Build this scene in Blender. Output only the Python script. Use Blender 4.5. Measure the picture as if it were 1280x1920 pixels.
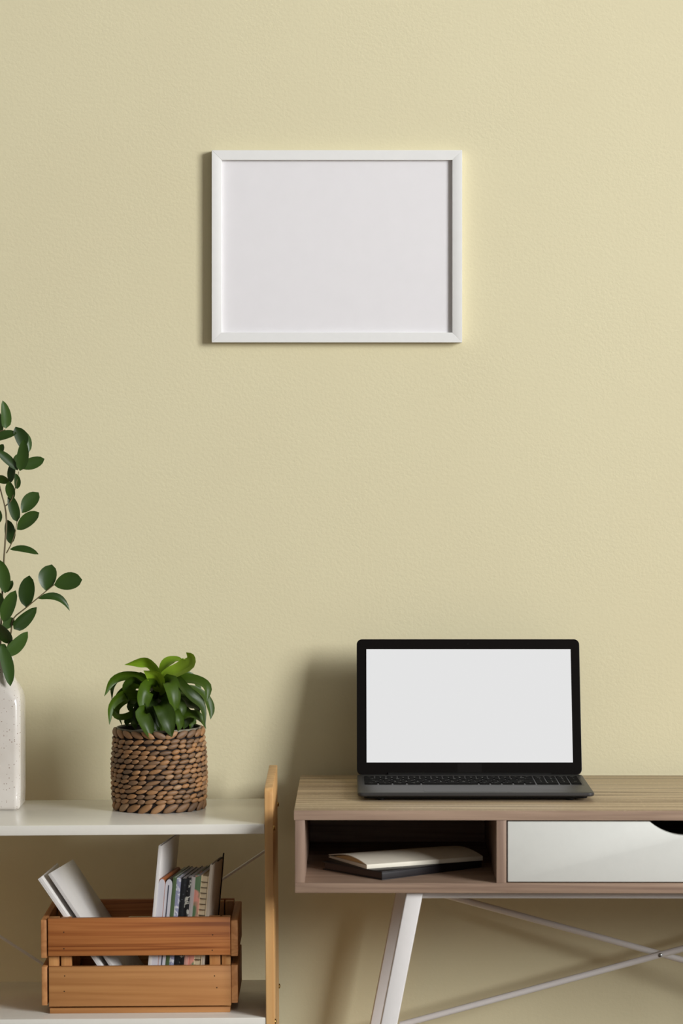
import bpy, bmesh, math, random
from mathutils import Vector, Matrix

for o in list(bpy.data.objects):
    bpy.data.objects.remove(o)
S = bpy.context.scene
C = S.collection
R = math.radians

# ------------------------------------------------------------------ camera
# back wall = plane y 0, camera 5 m in front of it, lens axis level at CZ
F, CZ, CY, HY = 5475.0, 1.341, -5.0, 800.0
cam = bpy.data.cameras.new('camera')
cam.sensor_fit = 'HORIZONTAL'
cam.sensor_width = 24.0
cam.lens = F / 1280.0 * 24.0
cam.shift_y = -(960.0 - HY) / 1280.0
cam.clip_start = 0.05
cam.dof.use_dof = True
cam.dof.focus_distance = 4.85
cam.dof.aperture_fstop = 4.5
co = bpy.data.objects.new('camera', cam)
C.objects.link(co)
co.location = (0, CY, CZ)
co.rotation_euler = (R(90), 0, 0)
S.camera = co

# ------------------------------------------------------------------ daylight
w = bpy.data.worlds.new('daylight')
S.world = w
w.use_nodes = True
w.node_tree.nodes['Background'].inputs[0].default_value = (0.80, 0.90, 1.0, 1)
w.node_tree.nodes['Background'].inputs[1].default_value = 0.6

WIN = [  # (y0, y1, z0, z1) openings in the right hand wall, daylight comes through them
    (-6.2, -3.2, 1.55, 3.95),
]
RX, LX, FY, CH = 4.5, -3.4, -8.0, 4.5
WATT = 800.0
for i, (y0, y1, z0, z1) in enumerate(WIN):
    L = bpy.data.lights.new('window_daylight', 'AREA')
    L.shape = 'RECTANGLE'
    L.size, L.size_y = (z1 - z0), (y1 - y0)
    L.energy = WATT
    L.color = (0.97, 0.985, 1.0)
    lo = bpy.data.objects.new('window_daylight', L)
    C.objects.link(lo)
    lo.location = (RX + 0.16, (y0 + y1) / 2, (z0 + z1) / 2)
    lo.rotation_euler = (0, R(90), 0)

vs = S.view_settings
vs.view_transform = 'Standard'
vs.look = 'None'
vs.exposure = 0.0
vs.gamma = 1.0
vs.use_curve_mapping = False


# ------------------------------------------------------------------ helpers
def at(px, py, Y):
    """point of the place that stands Y metres in front of the lens"""
    return Vector(((px - 640.0) * Y / F, CY + Y, CZ - (py - HY) * Y / F))


def lin(c):
    return tuple(((v / 255.0) / 12.92 if v / 255.0 <= 0.04045 else ((v / 255.0 + 0.055) / 1.055) ** 2.4) for v in c) + (1.0,)


BASE = {}


class MB:
    def __init__(self):
        self.v, self.f = [], []

    def add(self, vs, fs, M=None):
        n = len(self.v)
        for p in vs:
            p = Vector(p)
            self.v.append(M @ p if M is not None else p)
        self.f += [[i + n for i in f] for f in fs]
        return self

    def box(self, x0, x1, y0, y1, z0, z1, M=None):
        vs = [(x0, y0, z0), (x1, y0, z0), (x1, y1, z0), (x0, y1, z0), (x0, y0, z1), (x1, y0, z1), (x1, y1, z1), (x0, y1, z1)]
        return self.add(vs, [(3, 2, 1, 0), (4, 5, 6, 7), (0, 1, 5, 4), (1, 2, 6, 5), (2, 3, 7, 6), (3, 0, 4, 7)], M)

    def prism(self, pts, a, b, M=None):
        """2D outline (counter-clockwise, x/y) from z=a to z=b"""
        n = len(pts)
        vs = [(p[0], p[1], a) for p in pts] + [(p[0], p[1], b) for p in pts]
        fs = [list(range(n))[::-1], list(range(n, 2 * n))]
        fs += [(i, (i + 1) % n, n + (i + 1) % n, n + i) for i in range(n)]
        return self.add(vs, fs, M)

    def tube(self, path, r, n=8, cap=True):
        path = [Vector(p) for p in path]
        rs = r if isinstance(r, (list, tuple)) else [r] * len(path)
        vs, fs = [], []
        up = Vector((0.13, 0.31, 0.94)).normalized()
        for i, p in enumerate(path):
            t = (path[min(i + 1, len(path) - 1)] - path[max(i - 1, 0)]).normalized()
            a = t.cross(up)
            if a.length < 1e-3:
                a = t.cross(Vector((1, 0, 0)))
            a.normalize()
            b = t.cross(a)
            for k in range(n):
                g = 2 * math.pi * k / n
                vs.append(p + (a * math.cos(g) + b * math.sin(g)) * rs[i])
        for i in range(len(path) - 1):
            for k in range(n):
                fs.append((i * n + k, (i + 1) * n + k, (i + 1) * n + (k + 1) % n, i * n + (k + 1) % n))
        if cap:
            fs.append(list(range(n)))
            fs.append([(len(path) - 1) * n + k for k in range(n)][::-1])
        return self.add(vs, fs)

    def lathe(self, prof, cx, cy, n=32, cap0=False, cap1=False):
        vs, fs = [], []
        for (r, z) in prof:
            for k in range(n):
                g = 2 * math.pi * k / n
                vs.append((cx + r * math.cos(g), cy + r * math.sin(g), z))
        m = len(prof)
        for i in range(m - 1):
            for k in range(n):
                fs.append((i * n + k, i * n + (k + 1) % n, (i + 1) * n + (k + 1) % n, (i + 1) * n + k))
        if cap0:
            fs.append(list(range(n))[::-1])
        if cap1:
            fs.append([(m - 1) * n + k for k in range(n)])
        return self.add(vs, fs)

    def grid(self, rows):
        m = len(rows[0])
        vs = [p for r in rows for p in r]
        fs = [(i * m + k, i * m + k + 1, (i + 1) * m + k + 1, (i + 1) * m + k) for i in range(len(rows) - 1) for k in range(m - 1)]
        return self.add(vs, fs)

    def build(self, name, m, parent=None, bevel=0.0, seg=2, smooth=None, local=False):
        if smooth is None:
            smooth = 24 if bevel else 40
        me = bpy.data.meshes.new(name)
        off = Vector((0, 0, 0))
        if parent is not None and not local:
            off = BASE.get(parent.name, off)
        me.from_pydata([tuple(p - off) for p in self.v], [], self.f)
        bm = bmesh.new()
        bm.from_mesh(me)
        bmesh.ops.recalc_face_normals(bm, faces=bm.faces)
        if bevel:
            es = [e for e in bm.edges if len(e.link_faces) == 2 and e.calc_face_angle(0) > R(30)]
            bmesh.ops.bevel(bm, geom=es, offset=bevel, segments=seg, profile=0.5, affect='EDGES', clamp_overlap=True)
        bm.to_mesh(me)
        bm.free()
        if smooth:
            for p in me.polygons:
                p.use_smooth = True
            me.set_sharp_from_angle(angle=R(smooth))
        me.materials.append(m)
        o = bpy.data.objects.new(name, me)
        C.objects.link(o)
        if parent is not None:
            o.parent = parent
            BASE[o.name] = BASE.get(parent.name, Vector((0, 0, 0))) if not local else Vector((0, 0, 0))
        return o


def thing(name, label, cat, loc, group=None):
    o = bpy.data.objects.new(name, None)
    o.empty_display_size = 0.05
    C.objects.link(o)
    o.location = loc
    BASE[o.name] = Vector(loc)
    o['label'] = label
    o['category'] = cat
    if group:
        o['group'] = group
    return o


def struct(o, label, cat):
    o['kind'] = 'structure'
    o['label'] = label
    o['category'] = cat
    return o


def boxpart(name, m, parent, x0, x1, y0, y1, z0, z1, bevel=0.0012, seg=2):
    return MB().box(x0, x1, y0, y1, z0, z1).build(name, m, parent, bevel, seg)


def rrect(w_, h_, r, n=6, cx=0, cy=0):
    pts = []
    for (sx, sy, a0) in ((1, 1, 0), (-1, 1, 90), (-1, -1, 180), (1, -1, 270)):
        for k in range(n + 1):
            a = R(a0 + 90.0 * k / n)
            pts.append((cx + sx * (w_ / 2 - r) + r * math.cos(a), cy + sy * (h_ / 2 - r) + r * math.sin(a)))
    return pts


def catmull(P, n):
    P = [Vector(p) for p in P]
    Q = [P[0] * 2 - P[1]] + P + [P[-1] * 2 - P[-2]]
    out = []
    segs = len(P) - 1
    for j in range(n + 1):
        u = segs * j / n
        i = min(int(u), segs - 1)
        t = u - i
        a, b, c, d = Q[i], Q[i + 1], Q[i + 2], Q[i + 3]
        out.append(0.5 * (2 * b + (c - a) * t + (2 * a - 5 * b + 4 * c - d) * t * t + (3 * b - a - 3 * c + d) * t ** 3))
    return out


# ------------------------------------------------------------------ materials
class NT:
    def __init__(self, name):
        self.m = bpy.data.materials.new(name)
        self.m.use_nodes = True
        self.n = self.m.node_tree.nodes
        self.l = self.m.node_tree.links
        self.b = self.n['Principled BSDF']
        self.out = self.n['Material Output']

    def node(self, t, **k):
        n = self.n.new(t)
        for a, v in k.items():
            if a.startswith('i_'):
                key = a[2:].replace('_', ' ')
                n.inputs[key].default_value = v
            else:
                setattr(n, a, v)
        return n

    def link(self, a, b):
        self.l.new(a, b)

    def ramp(self, fac, stops, interp='LINEAR'):
        r = self.n.new('ShaderNodeValToRGB')
        r.color_ramp.interpolation = interp
        e = r.color_ramp.elements
        while len(e) < len(stops):
            e.new(0.5)
        for i, (p, c) in enumerate(stops):
            e[i].position = p
            e[i].color = c
        self.link(fac, r.inputs[0])
        return r.outputs[0]

    def coords(self, scale=(1, 1, 1), rnd=True):
        tc = self.node('ShaderNodeTexCoord')
        v = tc.outputs['Object']
        if rnd:
            oi = self.node('ShaderNodeObjectInfo')
            mu = self.node('ShaderNodeVectorMath', operation='SCALE')
            mu.inputs[0].default_value = (3.7, 2.9, 4.3)
            self.link(oi.outputs['Random'], mu.inputs['Scale'])
            ad = self.node('ShaderNodeVectorMath', operation='ADD')
            self.link(v, ad.inputs[0])
            self.link(mu.outputs[0], ad.inputs[1])
            v = ad.outputs[0]
        mp = self.node('ShaderNodeMapping')
        mp.inputs['Scale'].default_value = scale
        self.link(v, mp.inputs[0])
        return mp.outputs[0]

    def noise(self, vec, scale, detail=4.0, rough=0.55, dist=0.0):
        n = self.node('ShaderNodeTexNoise')
        n.inputs['Scale'].default_value = scale
        n.inputs['Detail'].default_value = detail
        n.inputs['Roughness'].default_value = rough
        n.inputs['Distortion'].default_value = dist
        self.link(vec, n.inputs['Vector'])
        return n.outputs['Fac']

    def bump(self, h, strength, dist=0.001):
        b = self.node('ShaderNodeBump')
        b.inputs['Strength'].default_value = strength
        b.inputs['Distance'].default_value = dist
        self.link(h, b.inputs['Height'])
        self.link(b.outputs[0], self.b.inputs['Normal'])


def plain(name, c, rough=0.5, metal=0.0, coat=0.0, spec=0.5, emit=None, var=0.0):
    t = NT(name)
    t.b.inputs['Base Color'].default_value = lin(c)
    t.b.inputs['Roughness'].default_value = rough
    t.b.inputs['Metallic'].default_value = metal
    t.b.inputs['Coat Weight'].default_value = coat
    t.b.inputs['Specular IOR Level'].default_value = spec
    if emit:
        t.b.inputs['Emission Color'].default_value = emit[0]
        t.b.inputs['Emission Strength'].default_value = emit[1]
    # faint procedural variation keeps large faces from looking like flat fills
    n = t.noise(t.coords((1, 1, 1)), 60.0, 3.0)
    k = tuple(max(0.0, v * (1 - 0.012 - var)) for v in lin(c)[:3]) + (1,)
    h = tuple(min(1.0, v * (1 + 0.01 + var)) for v in lin(c)[:3]) + (1,)
    t.link(t.ramp(n, [(0.3, k), (0.7, h)]), t.b.inputs['Base Color'])
    return t.m


def wood(name, dark, light, grain='X', fine=90.0, wide=14.0, rough=0.5, stretch=0.05, ring=0.5, flecks=0.0, bump=0.15, spec=0.4, mid=None):
    t = NT(name)
    s = {'X': (stretch, 1, 1), 'Y': (1, stretch, 1), 'Z': (1, 1, stretch)}[grain]
    vec = t.coords(s)
    a = t.noise(vec, fine, 6.0, 0.65, 0.4)
    b = t.noise(vec, wide, 3.0, 0.5, 1.6)
    wv = t.node('ShaderNodeMath', operation='MULTIPLY')
    t.link(b, wv.inputs[0])
    wv.inputs[1].default_value = 9.0
    sn = t.node('ShaderNodeMath', operation='PINGPONG')
    t.link(wv.outputs[0], sn.inputs[0])
    sn.inputs[1].default_value = 1.0
    mx = t.node('ShaderNodeMix', data_type='FLOAT')
    mx.inputs[0].default_value = ring
    t.link(a, mx.inputs[2])
    t.link(sn.outputs[0], mx.inputs[3])
    fac = mx.outputs[0]
    stops = [(0.22, lin(dark)), (0.78, lin(light))]
    if mid:
        stops = [(0.2, lin(dark)), (0.5, lin(mid)), (0.8, lin(light))]
    col = t.ramp(fac, stops)
    if flecks:
        f = t.noise(t.coords(tuple(v if v == 1 else 0.35 for v in s)), 420.0, 2.0, 0.5)
        fr = t.ramp(f, [(0.60, (0, 0, 0, 1)), (0.70, (flecks,) * 3 + (1,))])
        m2 = t.node('ShaderNodeMix', data_type='RGBA')
        t.link(fr, m2.inputs[0])
        t.link(col, m2.inputs[6])
        m2.inputs[7].default_value = lin(tuple(min(255, v * 1.22) for v in light))
        col = m2.outputs[2]
    t.link(col, t.b.inputs['Base Color'])
    t.b.inputs['Roughness'].default_value = rough
    t.b.inputs['Specular IOR Level'].default_value = spec
    t.bump(a, bump, 0.0006)
    return t.m


def wall_paint():
    t = NT('wall_paint')
    vec = t.coords((1, 1, 1), False)
    big = t.noise(vec, 1.6, 3.0)
    t.link(t.ramp(big, [(0.3, lin((219, 209, 173))), (0.7, lin((222, 213, 177)))]), t.b.inputs['Base Color'])
    t.b.inputs['Roughness'].default_value = 0.62
    t.b.inputs['Specular IOR Level'].default_value = 0.3
    a = t.noise(vec, 165.0, 3.0, 0.6, 0.2)
    b = t.noise(vec, 45.0, 2.0, 0.5)
    m = t.node('ShaderNodeMath', operation='MULTIPLY_ADD')
    t.link(b, m.inputs[0])
    m.inputs[1].default_value = 0.25
    t.link(a, m.inputs[2])
    t.bump(m.outputs[0], 0.24, 0.0012)
    return t.m


M = {}
M['wall'] = wall_paint()
M['room_grey'] = plain('room_grey', (126, 125, 122), 0.7)  # unseen walls and ceiling, darkened to grey to hold down bounce light
M['floor'] = wood('floor_boards', (84, 66, 50), (120, 98, 76), 'Y', 40, 6, 0.45)
M['white_lacquer'] = plain('white_lacquer', (220, 220, 213), 0.35)
M['shelf_white'] = plain('shelf_white', (222, 218, 208), 0.22, coat=0.15)
M['frame_white'] = plain('frame_white', (234, 233, 230), 0.4)
M['paper_print'] = plain('paper_print', (238, 235, 236), 0.6)
M['metal_white'] = plain('metal_white', (222, 218, 215), 0.4)
M['oak'] = wood('grey_oak', (128, 104, 88), (172, 146, 124), 'X', 150, 20, 0.5, 0.035, 0.3, flecks=0.0)
M['oak_lit'] = wood('grey_oak_lit', (126, 102, 78), (212, 190, 156), 'X', 120, 16, 0.45, 0.03, 0.35, flecks=0.35)  # same oak as the front, the lit top's paler, yellower tone put into the colour
M['oak_v'] = wood('grey_oak_upright', (128, 104, 90), (168, 142, 122), 'Z', 150, 20, 0.5, 0.035, 0.3)
M['bamboo'] = wood('bamboo', (192, 142, 86), (222, 178, 120), 'Z', 120, 12, 0.4, 0.03, 0.35)
M['pine_dark'] = wood('pine_amber', (120, 62, 24), (176, 112, 60), 'X', 110, 36, 0.5, 0.022, 0.6, mid=(158, 94, 46))
M['pine_light'] = wood('pine_pale', (162, 108, 60), (194, 141, 86), 'X', 130, 18, 0.5, 0.03, 0.4)
M['pine_end'] = wood('pine_side', (158, 102, 58), (194, 138, 86), 'Y', 130, 18, 0.55, 0.03, 0.4)
M['pine_post'] = wood('pine_post', (176, 118, 66), (212, 160, 100), 'Z', 130, 18, 0.5, 0.03, 0.4)
M['nail'] = plain('nail_steel', (70, 52, 38), 0.5, 0.6)
M['brass'] = plain('brass', (176, 142, 84), 0.25, 1.0)
M['steel'] = plain('steel', (150, 150, 148), 0.3, 1.0)
M['black_plastic'] = plain('black_plastic', (14, 13, 12), 0.5, spec=0.2)
M['bezel'] = plain('bezel_black', (16, 13, 11), 0.5, spec=0.06)
M['laptop_metal'] = plain('laptop_metal', (60, 58, 57), 0.45, 0.25, spec=0.3)
M['touchpad'] = plain('touchpad', (50, 48, 47), 0.45, 0.2, spec=0.3)
M['key'] = plain('key_black', (14, 13, 12), 0.8, spec=0.05)
M['legend'] = plain('key_print', (190, 190, 186), 0.6)
M['screen'] = plain('screen_off_white', (20, 20, 20), 0.6, spec=0.1, emit=((1.0, 1.0, 1.0, 1), 0.765))
M['logo_patch'] = plain('logo_patch_grey', (22, 19, 17), 0.5, spec=0.08)
M['cream_cover'] = plain('cream_card', (232, 224, 206), 0.6)
M['tan_pages'] = plain('tan_pages', (206, 172, 118), 0.75)
M['black_leather'] = plain('black_leatherette', (24, 20, 22), 0.38, var=0.1)
M['brown_edge'] = plain('dark_brown_edge', (70, 52, 42), 0.6)  # dark brown page edges of the black notebook
M['soil'] = plain('soil', (44, 34, 26), 0.95, var=0.3)
M['liner'] = plain('grey_liner_pot', (128, 122, 104), 0.55)
M['basket_core'] = plain('basket_gap_shade', (32, 22, 16), 0.9)  # near-black: shade in the gaps between strands put into the colour
M['stem'] = plain('twig', (104, 92, 62), 0.6)


def pane_mat():
    t = NT('clear_glass')
    tr = t.node('ShaderNodeBsdfTransparent')
    gl = t.node('ShaderNodeBsdfGlossy')
    gl.inputs['Roughness'].default_value = 0.03
    ge = t.node('ShaderNodeNewGeometry')
    dt = t.node('ShaderNodeVectorMath', operation='DOT_PRODUCT')
    t.link(ge.outputs['Normal'], dt.inputs[0])
    t.link(ge.outputs['Incoming'], dt.inputs[1])
    ab = t.node('ShaderNodeMath', operation='ABSOLUTE')
    t.link(dt.outputs['Value'], ab.inputs[0])
    om = t.node('ShaderNodeMath', operation='SUBTRACT')
    om.inputs[0].default_value = 1.0
    t.link(ab.outputs[0], om.inputs[1])
    pw = t.node('ShaderNodeMath', operation='POWER')
    t.link(om.outputs[0], pw.inputs[0])
    pw.inputs[1].default_value = 5.0
    sc = t.node('ShaderNodeMath', operation='MULTIPLY_ADD')
    t.link(pw.outputs[0], sc.inputs[0])
    sc.inputs[1].default_value = 0.96
    sc.inputs[2].default_value = 0.03
    mx = t.node('ShaderNodeMixShader')
    t.link(sc.outputs[0], mx.inputs[0])
    t.link(tr.outputs[0], mx.inputs[1])
    t.link(gl.outputs[0], mx.inputs[2])
    t.link(mx.outputs[0], t.out.inputs['Surface'])
    return t.m


M['glass'] = pane_mat()


def strand_mat():
    t = NT('water_hyacinth')
    oi = t.node('ShaderNodeObjectInfo')
    vec = t.coords((1, 1, 1))
    n = t.noise(vec, 45.0, 4.0, 0.6)
    ad = t.node('ShaderNodeMath', operation='MULTIPLY_ADD')
    t.link(oi.outputs['Random'], ad.inputs[0])
    ad.inputs[1].default_value = 0.75
    ml = t.node('ShaderNodeMath', operation='MULTIPLY')
    t.link(n, ml.inputs[0])
    ml.inputs[1].default_value = 0.35
    t.link(ml.outputs[0], ad.inputs[2])
    col = t.ramp(ad.outputs[0], [(0.08, lin((98, 76, 58))), (0.35, lin((124, 94, 66))), (0.6, lin((142, 104, 68))), (0.82, lin((158, 114, 72))), (1.0, lin((156, 132, 104)))])
    t.link(col, t.b.inputs['Base Color'])
    t.b.inputs['Roughness'].default_value = 0.5
    t.bump(t.noise(t.coords((0.25, 1, 1)), 500.0, 2.0), 0.25, 0.0005)
    return t.m


def leaf_mat(name, dark, light, rough, back=None):
    t = NT(name)
    oi = t.node('ShaderNodeObjectInfo')
    n = t.noise(t.coords((1, 1, 1)), 22.0, 3.0, 0.5)
    ad = t.node('ShaderNodeMath', operation='MULTIPLY_ADD')
    t.link(oi.outputs['Random'], ad.inputs[0])
    ad.inputs[1].default_value = 0.6
    ml = t.node('ShaderNodeMath', operation='MULTIPLY')
    t.link(n, ml.inputs[0])
    ml.inputs[1].default_value = 0.4
    t.link(ml.outputs[0], ad.inputs[2])
    col = t.ramp(ad.outputs[0], [(0.1, lin(dark)), (0.9, lin(light))])
    t.link(col, t.b.inputs['Base Color'])
    t.b.inputs['Roughness'].default_value = rough
    t.b.inputs['Specular IOR Level'].default_value = 0.36
    tl = t.node('ShaderNodeBsdfTranslucent')
    t.link(col, tl.inputs['Color'])
    mx = t.node('ShaderNodeMixShader')
    mx.inputs[0].default_value = 0.18
    t.link(t.b.outputs[0], mx.inputs[1])
    t.link(tl.outputs[0], mx.inputs[2])
    t.link(mx.outputs[0], t.out.inputs['Surface'])
    return t.m


def vase_mat():
    t = NT('speckled_glaze')
    vec = t.coords((1, 1, 1), False)
    vo = t.node('ShaderNodeTexVoronoi')
    vo.inputs['Scale'].default_value = 240.0
    t.link(vec, vo.inputs['Vector'])
    d = t.ramp(vo.outputs['Distance'], [(0.14, (1, 1, 1, 1)), (0.28, (0, 0, 0, 1))])
    sep = t.node('ShaderNodeSeparateColor')
    t.link(vo.outputs['Color'], sep.inputs[0])
    pick = t.ramp(sep.outputs[0], [(0.55, (0, 0, 0, 1)), (0.75, (1, 1, 1, 1))])
    mul = t.node('ShaderNodeMath', operation='MULTIPLY')
    t.link(d, mul.inputs[0])
    t.link(pick, mul.inputs[1])
    mx = t.node('ShaderNodeMix', data_type='RGBA')
    t.link(mul.outputs[0], mx.inputs[0])
    cl = t.noise(vec, 14.0, 3.0)
    t.link(t.ramp(cl, [(0.3, lin((200, 192, 182))), (0.7, lin((212, 206, 198)))]), mx.inputs[6])
    mx.inputs[7].default_value = lin((142, 122, 108))
    t.link(mx.outputs[2], t.b.inputs['Base Color'])
    t.b.inputs['Roughness'].default_value = 0.16
    t.b.inputs['Coat Weight'].default_value = 0.3
    return t.m


M['strand'] = strand_mat()
M['ruscus'] = leaf_mat('ruscus_leaf', (32, 54, 16), (68, 96, 40), 0.33)
M['lush'] = leaf_mat('curly_leaf', (32, 50, 8), (72, 99, 17), 0.42)
M['lush_bright'] = leaf_mat('bright_leaf', (106, 142, 26), (138, 168, 42), 0.44)  # brighter, yellower green than the other leaves
M['vase'] = vase_mat()

# ------------------------------------------------------------------ the room
T = 0.12
struct(MB().box(LX, RX, 0, T, 0, CH).build('wall_back', M['wall'], smooth=0), 'pale yellow-green painted wall with fine roller texture', 'wall')
struct(MB().box(LX - T, LX, FY, T, 0, CH).build('wall_left', M['room_grey'], smooth=0), 'grey wall at the left of the room', 'wall')
struct(MB().box(LX - T, RX + T, FY - T, FY, 0, CH).build('wall_front', M['room_grey'], smooth=0), 'grey wall behind the viewer', 'wall')
y0, y1, z0, z1 = WIN[0]
rw = MB()
rw.box(RX, RX + T, FY, y0, 0, CH).box(RX, RX + T, y1, T, 0, CH).box(RX, RX + T, y0, y1, 0, z0).box(RX, RX + T, y0, y1, z1, CH)
struct(rw.build('wall_right', M['room_grey'], smooth=0), 'grey wall with the window at the right', 'wall')
struct(MB().box(LX - T, RX + T, FY - T, T, -0.1, 0).build('floor', M['floor'], smooth=0), 'brown wooden floor of the room', 'floor')
struct(MB().box(LX - T, RX + T, FY - T, T, CH, CH + 0.1).build('ceiling', M['room_grey'], smooth=0), 'grey ceiling of the room', 'ceiling')
win = bpy.data.objects.new('window_1', None)
C.objects.link(win)
win.location = (RX + 0.06, (y0 + y1) / 2, z0)
BASE['window_1'] = Vector(win.location)
struct(win, 'white framed window at the right of the room', 'window')
xa, xb, fw = RX + 0.03, RX + 0.09, 0.05
for (ya, yb, za, zb) in ((y0, y1, z0, z0 + fw), (y0, y1, z1 - fw, z1), (y0, y0 + fw, z0 + fw, z1 - fw), (y1 - fw, y1, z0 + fw, z1 - fw)):
    boxpart('window_frame', M['white_lacquer'], win, xa, xb, ya, yb, za, zb, 0.003)
ym = (y0 + y1) / 2
boxpart('mullion', M['white_lacquer'], win, xa, xb, ym - 0.025, ym + 0.025, z0 + fw, z1 - fw, 0.003)
for (ya, yb) in ((y0 + fw, ym - 0.025), (ym + 0.025, y1 - fw)):
    boxpart('pane', M['glass'], win, RX + 0.058, RX + 0.062, ya, yb, z0 + fw, z1 - fw, 0)

# ------------------------------------------------------------------ picture frame
YF = 4.98
a, b = at(396.8, 281.5, YF), at(866.2, 642.0, YF)
x0, x1, zt, zb = a.x, b.x, a.z, b.z
pf = thing('picture_frame', 'white wooden picture frame with a blank sheet on the wall', 'picture frame', ((x0 + x1) / 2, 0, zb))
rw_, dep, yb_ = 0.0168, 0.019, -0.001
yf_ = CY + YF
for (p, q, r_, s) in (((x0, zt), (x1, zt), (x1 - rw_, zt - rw_), (x0 + rw_, zt - rw_)),
                      ((x0, zb), (x0 + rw_, zb + rw_), (x1 - rw_, zb + rw_), (x1, zb)),
                      ((x0, zb), (x0, zt), (x0 + rw_, zt - rw_), (x0 + rw_, zb + rw_)),
                      ((x1, zb), (x1 - rw_, zb + rw_), (x1 - rw_, zt - rw_), (x1, zt))):
    m = MB()
    pts = (p, q, r_, s)
    m.add([(u, yf_, v) for u, v in pts] + [(u, yb_, v) for u, v in pts],
          [(0, 1, 2, 3), (7, 6, 5, 4)] + [(i, (i + 1) % 4, 4 + (i + 1) % 4, 4 + i) for i in range(4)])
    m.build('frame_rail', M['frame_white'], pf, 0.0005, 2)
boxpart('blank_sheet', M['paper_print'], pf, x0 + rw_ - 0.004, x1 - rw_ + 0.004, -0.0115, -0.010, zb + rw_ - 0.004, zt - rw_ + 0.004, 0)
boxpart('glazing', M['glass'], pf, x0 + rw_ - 0.003, x1 - rw_ + 0.003, -0.0140, -0.0120, zb + rw_ - 0.003, zt - rw_ + 0.003, 0)
boxpart('backing_board', M['tan_pages'], pf, x0 + rw_ - 0.005, x1 - rw_ + 0.005, -0.0098, -0.006, zb + rw_ - 0.005, zt - rw_ + 0.005, 0)

# ------------------------------------------------------------------ desk
DZ = 0.75
DX0, DX1 = -0.0731, 1.133
DYF, DYB = CY + 4.497, CY + 4.953
desk = thing('desk', 'grey oak desk with a white drawer and white metal legs', 'desk', (DX0, DYF, 0))
tk = 0.0148
BZ = DZ - 0.1273
boxpart('top_board', M['oak_lit'], desk, DX0, DX1, DYF + 0.0008, DYB, DZ - tk, DZ, 0.0006)
boxpart('edge_band', M['oak'], desk, DX0, DX1, DYF, DYF + 0.0008, DZ - tk, DZ - 0.0003, 0)
boxpart('bottom_board', M['oak'], desk, DX0 + 0.0015, DX1 - 0.0015, DYF + 0.001, DYB, BZ, BZ + 0.0155, 0.0008)
DCX = (DX0 + DX1) / 2
zA, zB = BZ + 0.0155, DZ - tk
dl = 0.2385  # left divider
for (xa, xb, nm) in ((DX0 + 0.0015, DX0 + 0.0165, 'side_panel'), (DX1 - 0.0165, DX1 - 0.0015, 'side_panel'),
                     (dl, dl + 0.0152, 'divider'), (2 * DCX - dl - 0.0152, 2 * DCX - dl, 'divider')):
    boxpart(nm, M['oak_v'], desk, xa, xb, DYF + 0.001, DYB, zA, zB, 0.0006)
boxpart('back_panel', M['oak'], desk, DX0 + 0.0165, DX1 - 0.0165, DYB - 0.008, DYB - 0.002, zA, zB, 0)
# drawer
dx0, dx1 = dl + 0.0152 + 0.0022, 2 * DCX - dl - 0.0152 - 0.0022
dz0, dz1 = zA + 0.002, zB - 0.0022
Rn, sag = 0.0838, 0.0215
hc = math.sqrt(Rn ** 2 - (Rn - sag) ** 2)
a0 = math.asin(hc / Rn)
pts = [(dx0, dz0), (dx1, dz0), (dx1, dz1)]
for k in range(25):
    g = a0 - 2 * a0 * k / 24
    pts.append((DCX + Rn * math.sin(g), dz1 + (Rn - sag) - Rn * math.cos(g)))
pts.append((dx0, dz1))
Mx = Matrix(((1, 0, 0, 0), (0, 0, 1, 0), (0, 1, 0, 0), (0, 0, 0, 1)))
fr = MB().prism(pts, DYF + 0.002, DYF + 0.016, Mx).build('drawer', M['white_lacquer'], desk, 0.0008, 2)
fr['label'] = 'white drawer front with a half-round finger notch'
db = MB()
db.box(dx0 + 0.01, dx0 + 0.022, DYF + 0.016, DYB - 0.05, dz0 + 0.004, dz1 - 0.03)
db.box(dx1 - 0.022, dx1 - 0.01, DYF + 0.016, DYB - 0.05, dz0 + 0.004, dz1 - 0.03)
db.box(dx0 + 0.022, dx1 - 0.022, DYB - 0.062, DYB - 0.05, dz0 + 0.004, dz1 - 0.03)
db.box(dx0 + 0.022, dx1 - 0.022, DYF + 0.016, DYB - 0.062, dz0 + 0.004, dz0 + 0.010)
db.build('drawer_tray', M['oak'], fr)
# legs: square tubes leaning outward to the floor, a front and a rear one at each end
lw = 0.0258
sl = 0.196


def leg(sign, yc):
    def X(z):
        xl = 0.1003 - (BZ - z) * sl
        return xl if sign < 0 else 2 * DCX - xl - lw
    vsx = []
    for z in (0.0, BZ):
        x = X(z)
        vsx += [(x, yc - lw / 2, z), (x + lw, yc - lw / 2, z), (x + lw, yc + lw / 2, z), (x, yc + lw / 2, z)]
    return MB().add(vsx, [(3, 2, 1, 0), (4, 5, 6, 7), (0, 1, 5, 4), (1, 2, 6, 5), (2, 3, 7, 6), (3, 0, 4, 7)])


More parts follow.
